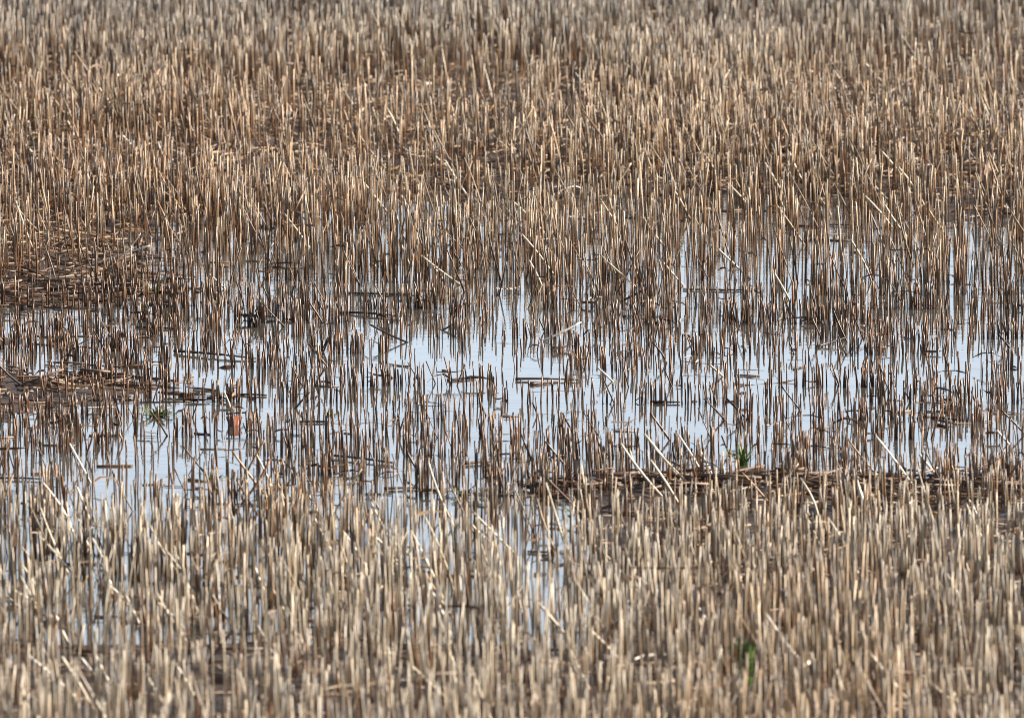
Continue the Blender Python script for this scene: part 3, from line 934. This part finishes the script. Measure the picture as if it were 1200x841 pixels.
# ---- mud clods
def clod(u, v, w, h, d, col, label):
    import bmesh
    x, y = ground_at(u, v, 0); x = float(x); y = float(y)
    bm = bmesh.new(); bmesh.ops.create_icosphere(bm, subdivisions=4, radius=1)
    for vt_ in bm.verts:
        c = vt_.co
        k_ = 1 + .35 * (float(vnoise(c.x * 2.1 + u, c.y * 2.1 + c.z * 1.7 + v)) - .5) * 2 + .16 * (float(vnoise(c.x * 6 + u, c.y * 6 + c.z * 5)) - .5) * 2
        vt_.co = Vector((c.x * w / 2 * k_, c.y * d / 2 * k_, c.z * h * k_))
    me = bpy.data.meshes.new("mud_clod"); bm.to_mesh(me); bm.free()
    a_ = me.attributes.new("tint", 'FLOAT_COLOR', 'POINT')
    cc = np.ones((len(me.vertices), 4), np.float32); cc[:, :3] = np.asarray(col) * rng.uniform(.7, 1.25, (len(me.vertices), 1))
    a_.data.foreach_set("color", cc.ravel())
    me.polygons.foreach_set("use_smooth", np.ones(len(me.polygons), bool))
    me.materials.append(M_LITTER)
    tag(link("mud_clod", me, loc=(x, y, -.002)), label, "clod", "mud clods in the puddle")


clod(140, 392, .032, .008, .03, UMBER * .7, "dark brown mud clod breaking the water on the left side")
clod(190, 358, .05, .006, .05, UMBER * .6, "flat dark mud clod in the back left water, right of the olive tuft")
clod(106, 350, .03, .006, .03, RUST * .6, "reddish mud clod at the back left mud bank")
clod(870, 566, .026, .008, .02, DARK, "black clod at the matted waterline beneath the green tuft")


# ---- clusters of rotted stubs
def stub_cluster(u, v, nst, h, spread, cols, label):
    x, y = ground_at(u, v, 0); x = float(x); y = float(y)
    root = bpy.data.objects.new("stub_cluster", None); COL.objects.link(root)
    root.location = (x, y, max(float(soil_z(x, y)), 0) - .004); root.empty_display_size = .02
    tag(root, label, "stubble clump", "clumps of rotted stubs")
    for k_ in range(nst):
        a = rng.uniform(0, 6.283); rr = spread * math.sqrt(rng.random())
        p = np.array([math.cos(a) * rr, math.sin(a) * rr, -.006]); hh_ = h * rng.uniform(.55, 1.1)
        q = p + np.array([rng.normal(0, .08) * hh_, rng.normal(0, .08) * hh_, hh_ + .006])
        c = cols[rng.integers(len(cols))] * rng.uniform(.8, 1.2)
        mv = tubes(p[None], q[None], np.array([rng.uniform(.0012, .0019)]), DARK[None], c[None], np.array([.5]), rng.normal(0, .003, (1, 3)), sides=7)
        link("stub", shape_mesh("stub", *mv[:4], M_STRAW, mv[4]), parent=root)


stub_cluster(668, 575, 18, .034, .016, [RUST * .8, UMBER, DARK], "rotted brown stub cluster at the near waterline")
stub_cluster(297, 383, 14, .034, .010, [DARK, DARK * .8], "black rotted stub cluster in the left half of the puddle")
stub_cluster(540, 372, 9, .045, .02, [UMBER, DARK, RUST * .8], "brown stub cluster below the far waterline in the middle")
stub_cluster(440, 362, 7, .03, .018, [DARK, UMBER], "dark stub cluster behind the tapered dark reed")
stub_cluster(1015, 452, 11, .05, .022, [UMBER, RUST, DARK], "tall rusty stub cluster in the right half of the puddle")
stub_cluster(120, 520, 11, .045, .03, [UMBER, RUST * .8, DARK], "brown stub cluster before the straw raft on the left")
stub_cluster(315, 612, 9, .05, .012, [GOLD * .6, UMBER], "olive brown stub cluster at the near edge below the crossed straws")

# ---- weed stem with a pale seed head in the far rows
x, y = ground_at(624, 66, 0); x = float(x); y = float(y)
p = at_depth(624, 66, y); q = at_depth(607, 8, y)
w = straw_between(p, q, .0014, PALE, "weed_stem", "thin weed stem with a pale seed head in the middle of the far rows", "weed")
m_ = at_depth(621, 32, y) - p
mv = tubes((m_ + np.array([-.008, -.004, -.006]))[None], (m_ + np.array([.010, -.004, .007]))[None], np.array([.0065]), WHITE[None], WHITE[None], np.array([.5]), sides=8, rings=(0, .1, .3, .6, .85, 1.0), taper=.5)
link("seed_head", shape_mesh("seed_head", *mv[:4], M_STRAW, mv[4]), parent=w)

print("labels", len(set(o["label"] for o in bpy.data.objects if o.get("label"))), "of", sum(1 for o in bpy.data.objects if o.get("label")))
